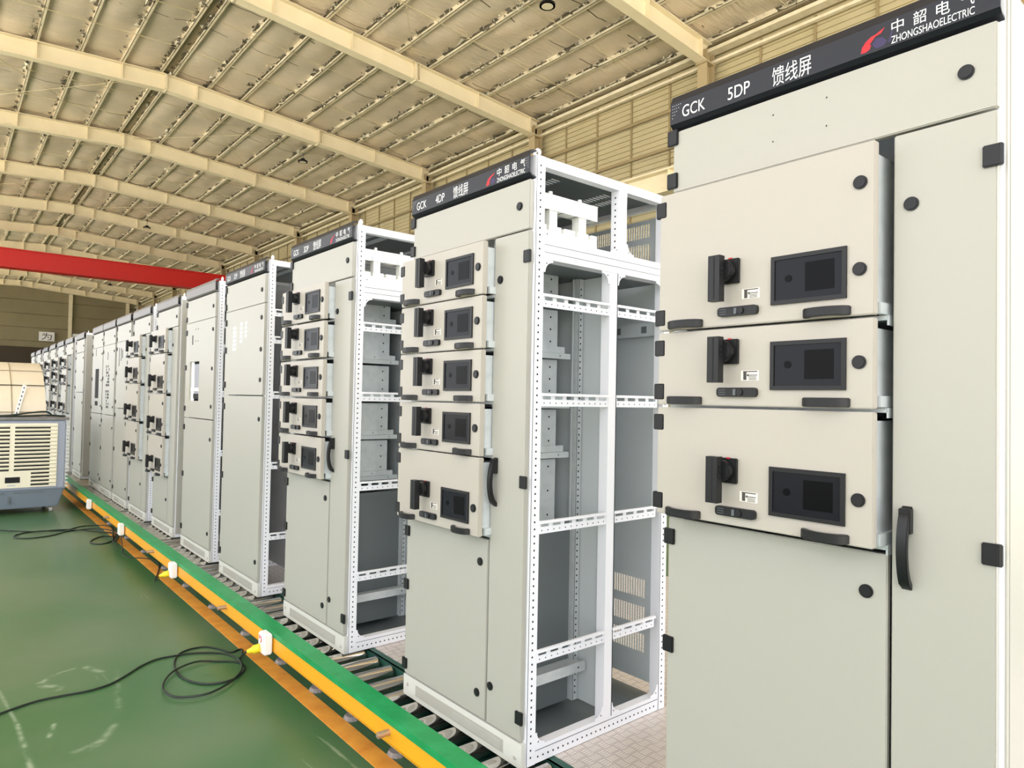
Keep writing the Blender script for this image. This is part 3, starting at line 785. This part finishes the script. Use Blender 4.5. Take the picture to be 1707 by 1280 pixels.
# checker plate deck beyond the rollers
def plate_mat():
    m=bpy.data.materials.new('checker_plate'); m.use_nodes=True; t=m.node_tree; N=t.nodes; L=t.links; b=N['Principled BSDF']
    b.inputs['Metallic'].default_value=.3; b.inputs['Roughness'].default_value=.42
    tc=N.new('ShaderNodeTexCoord'); sp=N.new('ShaderNodeSeparateXYZ'); L.new(tc.outputs['Object'],sp.inputs[0])
    def mth(op,a,bv=None,c=None):
        n=N.new('ShaderNodeMath'); n.operation=op
        for i,v in enumerate((a,bv,c)):
            if v is None: continue
            if isinstance(v,(int,float)): n.inputs[i].default_value=v
            else: L.new(v,n.inputs[i])
        return n.outputs[0]
    P=.045
    cx=mth('FLOOR',mth('MULTIPLY',sp.outputs[0],1/P)); cy=mth('FLOOR',mth('MULTIPLY',sp.outputs[1],1/P))
    par=mth('MODULO',mth('ABSOLUTE',mth('ADD',cx,cy)),2.0)
    fx=mth('FRACT',mth('MULTIPLY',sp.outputs[0],1/P)); fy=mth('FRACT',mth('MULTIPLY',sp.outputs[1],1/P))
    def bars(u,v):
        w=mth('GREATER_THAN',mth('SINE',mth('MULTIPLY',u,2*math.pi*4)),.1)
        e=mth('MULTIPLY',mth('GREATER_THAN',v,.18),mth('LESS_THAN',v,.82)); return mth('MULTIPLY',w,e)
    a=bars(fx,fy); c=bars(fy,fx)
    r=mth('ADD',mth('MULTIPLY',a,par),mth('MULTIPLY',c,mth('SUBTRACT',1.0,par)))
    mx=N.new('ShaderNodeMix'); mx.data_type='RGBA'; mx.inputs[6].default_value=(*s(200,190,186),1); mx.inputs[7].default_value=(*s(234,228,222),1); L.new(r,mx.inputs[0]); L.new(mx.outputs[2],b.inputs['Base Color'])
    bp=N.new('ShaderNodeBump'); bp.inputs['Strength'].default_value=.6; bp.inputs['Distance'].default_value=.003; L.new(r,bp.inputs['Height']); L.new(bp.outputs[0],b.inputs['Normal'])
    return m
tag(part('checker_plate_deck', M().box(.136,2.6,-2,26,-.012,-.002).box(.136,.15,-2,26,FLOOR+.0,-.012).box(2.58,2.6,-2,26,FLOOR,-.012), plate_mat()),'steel checker plate deck behind the rollers, under the rear of the cabinets','deck plate')

# ---------------- sockets, plugs and cords ----------------
for i,(y,yel,lab) in enumerate(((3.66,1,'white socket box with red mark on yellow beam, by the 3DP cabinet'),(5.58,1,'white socket box with yellow plug, second along the yellow beam'),(7.52,0,'white rounded socket box, third along the beam, where dark cables gather'),(9.40,0,'small far white socket box on beam near the air cooler'))):
    b=empty('socket_box',(-.2465,y,-.02),lab,'socket','white socket boxes along the yellow beam')
    part('box_body',M().box(-.045,0,-.045,.045,-.055,.055),LETTER if i!=2 else BUSW,b,bevel=.006)
    if i==0: part('printed_mark',M().tube([(-.0456,.015*math.cos(t*.5)+.01,.02+.015*math.sin(t*.5)) for t in range(10)],.003,5).box(-.0462,-.045,.02,.035,.034,.038),RED,b)
for y,gx_,lab in ((3.66,0,'yellow plug in the nearest socket box, cord leading to the floor coil'),(5.58,0,'yellow plug in the second socket box, thin cord hanging below')):
    p=part('power_plug',M().cyl((0,0,0),0,.023,-.035,12).cyl((-.035,0,0),0,.019,-.035,12,r2=.010),PLUGY,loc=(-.2925,y+.01,-.045),smooth=True); p.rotation_euler=(0,math.radians(-18),math.radians(-38)); tag(p,lab,'plug','yellow plugs on the beam')
zc=FLOOR+.006
def cord(name,pts,lab,r=.0055,k=6):
    o=part(name,M().tube(smoothpath(pts,k),r,7),CORD,smooth=True); tag(o,lab,'cable')
P1=[(-.348,3.716,-.068),(-.335,3.85,-.14),(-.26,4.05,zc+.015)]+[(x,y,zc) for x,y in [(-.201,4.223),(-.269,4.211),(-.311,4.315),(-.367,4.398),(-.455,4.405),(-.53,4.346),(-.586,4.187),(-.593,3.99),(-.539,3.853),(-.464,3.802),(-.38,3.81),(-.294,3.893),(-.277,3.968),(-.295,4.042),(-.381,4.119),(-.477,4.157),(-.594,4.107),(-.673,4.003),(-.716,3.869),(-.698,3.754),(-.638,3.699),(-.549,3.681),(-.445,3.734),(-.346,3.833),(-.292,3.944),(-.273,4.092),(-.316,4.224),(-.433,4.321),(-.535,4.349),(-.639,4.354),(-.732,4.299),(-.817,4.211),(-.915,4.128),(-1.017,4.102),(-1.126,4.114),(-1.225,4.12),(-1.322,4.089),(-1.385,4.06),(-1.431,4.022),(-1.7,3.9)]]
P1=[(x,y,z+(.009 if 17<i<28 else 0)) for i,(x,y,z) in enumerate(P1)]
cord('extension_lead',P1,'dark cord coiled in two loops on the green floor, running off to the left')
cord('extension_lead',[(-.348,5.636,-.068),(-.345,5.78,-.14),(-.25,6.2,zc+.01),(-.185,6.407,zc),(-.112,6.682,zc),(-.09,6.884,zc),(-.134,7.057,zc),(-.24,7.175,zc),(-.275,7.367,zc),(-.262,7.45,zc+.03),(-.27,7.50,-.078)],'thin dark cord lying between the second and third socket boxes',.0045)
cord('extension_lead',[(-.275,7.53,-.078),(-.28,7.8,zc+.04)]+[(x,y,zc) for x,y in [(-.2,8.3),(-.117,8.971),(-.343,9.157),(-.552,8.996),(-.778,9.088),(-.959,9.019),(-1.014,8.834),(-.898,8.703),(-.706,8.739),(-.525,8.91),(-.281,8.916),(-.12,8.611),(-.175,8.338),(-.286,8.392),(-.397,8.251),(-.431,8.077),(-.349,7.985),(-.245,8.084),(-.138,8.414)]],'tangled dark cord looping on the floor by the third socket box',.007)
cord('extension_lead',[(-.272,7.56,-.078),(-.24,7.9,zc+.03)]+[(x,y,zc+.012) for x,y in [(-.16,8.4),(-.314,8.694),(-.555,8.971),(-.786,9.001),(-.952,9.118),(-1.114,9.297),(-1.213,9.393),(-1.6,9.6)]],'dark cord stretching straight left across the floor in front of the cooler',.007)

# ---------------- air cooler ----------------
ac=empty('air_cooler',(-1.0,10.9,FLOOR),'blue grey evaporative air cooler with cream louvred front, on castors','air cooler')
def ap(name,mb,mats,par=None,**k): return part(name,mb,mats,par or ac,(1.0,-10.9,-FLOOR) if par is None else (0,0,0),**k)
x0,x1=-1.72,-.40; yf=10.42; yb=11.4
ap('body',M().box(x0,x1,yf,yb,.07,.94),COOLB,bevel=.012)
tk=M()
t0=[(x0+.01,yf-.01),(x1,yf-.01),(x1,yb),(x0+.01,yb)]; b0=[(x0+.06,yf+.05),(x1-.06,yf+.05),(x1-.06,yb-.05),(x0+.06,yb-.05)]
tk.add([(x,y,.075) for x,y in t0]+[(x,y,-.165) for x,y in b0],[(0,1,2,3),(4,7,6,5),(0,4,5,1),(1,5,6,2),(2,6,7,3),(3,7,4,0)])
tk.box(x0-.005,x1+.012,yf-.02,yb,.06,.085)
ap('water_tank',tk,mat('tank_blue_grey',s(128,138,152),.45),bevel=.01)
ap('tank_gauge',M().box(-.985,-.965,yf+.0,yf+.02,-.10,.0).box(-1.3,-1.02,yf-.004,yf+.02,.03,.04).box(-.93,-.62,yf-.004,yf+.02,.03,.04),DGREY)
lp=M().box(x0+.05,-.49,yf-.012,yf,.10,.90)
ap('louvre_panel',lp,COOLC,bevel=.004)
lv=M()
for i in range(16):
    z=.845-i*.0475
    if z<.13: break
    if i<12:
        lv.box(-1.36,-.985,yf-.0135,yf-.0115,z-.010,z+.008,1); lv.box(-.935,-.57,yf-.0135,yf-.0115,z-.010,z+.008,1)
        lv.prism([(yf-.012,z+.008),(yf-.026,z+.022),(yf-.012,z+.034)],0,-1.36,-.985); lv.prism([(yf-.012,z+.008),(yf-.026,z+.022),(yf-.012,z+.034)],0,-.935,-.50)
    else:
        lv.box(-.76,-.57,yf-.0135,yf-.0115,z-.010,z+.008,1); lv.prism([(yf-.012,z+.008),(yf-.026,z+.022),(yf-.012,z+.034)],0,-.76,-.50)
ap('front_louvres',lv,[COOLC,HOLE])
sl=M()
for i in range(17):
    z=.86-i*.0475
    sl.prism([(x1,z-.024),(x1+.045,z-.012),(x1,z+.020)],1,yf+.03,yb-.03)
ap('side_louvres',sl,LETTER)
ap('control_display',M().box(-1.02,-.87,yf-.016,yf-.011,.165,.235,0).box(-.995,-.915,yf-.014,yf-.011,.125,.14,1),[HOLE,MGREY])
ap('lid',M().box(x0-.01,x1+.03,yf-.03,yb+.02,.94,.975),COOLG,bevel=.006)
for (x,y) in ((x1-.13,yf+.12),(x0+.15,yf+.12),(x1-.13,yb-.12),(x0+.15,yb-.12)):
    c_=ap('caster',M().box(x-.02,x+.02,y-.02,y+.02,-.175,-.15).cyl((x-.016,y,-.203),0,.036,.032,16).box(x-.022,x-.018,y-.02,y+.02,-.2,-.16).box(x+.018,x+.022,y-.02,y+.02,-.2,-.16),mat('castor_pale',s(190,188,184),.5) if 'castor_pale' not in bpy.data.materials else bpy.data.materials['castor_pale'])
# curved cream hood standing on the lid
hm=M(); pts=[]
for k in range(15):
    a=math.pi*.5*k/14*1.15+ -.05
    pts.append((11.35-.85*math.cos(a)*.95, max(.978,.98+.70*math.sin(min(a,1.57)))))
hx0,hx1=-1.78,-.64
vs=[];fs=[]
for off in (0,.012):
    for x in (hx0,hx1):
        for y,z in pts: vs.append((x+(0.05*(1.68-z) if x==hx1 else 0),y+off,z-off*.3))
n=len(pts)
for k in range(n-1):
    fs+=[(k,k+1,n+k+1,n+k),(2*n+k,3*n+k,3*n+k+1,2*n+k+1),(n+k,n+k+1,3*n+k+1,3*n+k),(k,2*n+k,2*n+k+1,k+1)]
hm.add(vs,fs); 
hd=empty('curved_hood',(-1.2,10.9,.977),'curved cream sheet hood standing on top of the air cooler','hood')
def hp(name,mb,mats,**k): return part(name,mb,mats,hd,(1.2,-10.9,-.973),**k)
hp('hood_sheet',hm,HOOD,smooth=True)
sm=M()
for z in (1.075,1.34,1.36,1.58):
    y=min(pts,key=lambda p:abs(p[1]-z)); sm.box(hx0,hx1+.02,y[0]-.016,y[0]+.004,y[1]-.004,y[1]+.004)
hp('seam_strips',sm,mat('seam_tan',s(160,146,118),.5))
sv=M(); 
sv.tube([(-.985+.03*(1.68-z),y-.004,z) for y,z in pts[:12]],.006,5)
hp('upright_seam',sv,bpy.data.materials['seam_tan'])
# perforated strip leaning on the hood
st=M().box(-.022,.022,-.002,.002,0,.42)
for i in range(7): st.box(-.006,.006,-.003,-.002,.04+i*.055,.065+i*.055,1)
o=part('perforated_strip',st,[LETTER,STICKD],loc=(-.93,10.50,.98)); o.rotation_euler=(math.radians(-14),math.radians(13),0); tag(o,'white slotted metal strip leaning against the cream hood','metal strip')
cord('extension_lead',[(-1.8,10.44,.99),(-1.3,10.43,.992),(-1.0,10.44,1.0),(-.8,10.44,1.03),(-.62,10.46,1.045),(-.55,10.5,1.0),(-.50,10.6,.99)],'upper black cable draped over the cooler lid in front of the hood',.010)
cord('extension_lead',[(-1.8,10.41,.988),(-1.2,10.41,.988),(-.9,10.42,.99),(-.6,10.42,1.0),(-.45,10.45,.99),(-.40,10.6,.987)],'lower black cable lying along the cooler lid front edge',.011)

# ---------------- red overhead crane ----------------
cr=empty('overhead_crane',(5,40,6.93),'red bridge crane girder crossing the hall beneath the roof','crane')
part('girder',M().box(XL+.5,10.4,39.7,40.3,7.16,7.96).box(XL+.5,10.4,39.6,40.4,7.1,7.16).box(XL+.5,10.4,39.6,40.4,7.96,8.0),CRED,cr,(-5,-40,-6.93))
part('end_carriage',M().box(10.9,11.5,38.4,41.6,6.93,7.5),CRED,cr,(-5,-40,-6.93))
em=M()
for i in range(6):
    em.box(10.4+i*.09,10.4+i*.09+.09,39.55,40.3,7.80,7.98,i%2)
em.box(10.4,10.95,39.6,40.3,7.2,7.8,0)
part('warning_stripes',em,[PLUGY,HOLE],cr,(-5,-40,-6.93))

# ---------------- slogan boards on the far wall ----------------
for i,(xa,ch,lab) in enumerate(((4.62,'为','square white board with one black character on the far wall'),(7.1,'本','partly hidden white board right of the far column'))):
    sb=empty('slogan_board',(xa+.57,Y1-.32,5.68),lab,'sign board')
    part('board',M().box(-.57,.57,-.02,.02,0,.8),LETTER,sb)
    mb=M(); c=text_mesh([(ch,0,0,.74,.62)]); mb.v=[(-y-.37,-.025,z+.09) for x,y,z in c.v]; mb.f=c.f; mb.m=c.m
    part('board_character',mb,STICKD,sb)
    part('board_bracket',M().box(-.4,-.36,.02,.3,.3,.34).box(.36,.40,.02,.3,.3,.34),SIDINGD,sb)

# ---------------- high-bay lamps ----------------
for i,(x,y,lab) in enumerate(((8.03,10.62,'round black high-bay lamp at the top centre of the photo'),(8.07,23.6,'black high-bay lamp hanging above the 3DP cabinet sign'),(6.12,38.6,'small dark high-bay lamp above the red crane girder'),(8.25,61.5,'tiny distant high-bay lamp below the red crane girder'))):
    l=empty('high_bay_lamp',(x,y,9.75),lab,'lamp','high-bay lamps under the roof')
    rg=M(); n=28
    for k in range(n):
        a0,a1=2*math.pi*k/n,2*math.pi*(k+1)/n
        for (r0,r1,z0,z1) in ((.17,.125,-.02,-.02),):
            rg.add([(r0*math.cos(a0),r0*math.sin(a0),z0),(r0*math.cos(a1),r0*math.sin(a1),z0),(r1*math.cos(a1),r1*math.sin(a1),z1),(r1*math.cos(a0),r1*math.sin(a0),z1)],[(0,1,2,3)])
    rg.cyl((0,0,-.02),2,.17,.05,28).cyl((0,0,.03),2,.11,.08,20,r2=.07)
    part('housing',rg,BLACK,l)
    part('lens',M().cyl((0,0,-.024),2,.125,.003,28),mat('lamp_lens',s(235,225,200),.4) if i==0 else bpy.data.materials['lamp_lens'],l)
    part('stem',M().cyl((0,0,.11),2,.01,roof_z(x)-.11-9.75-.06,8),BLACK,l)
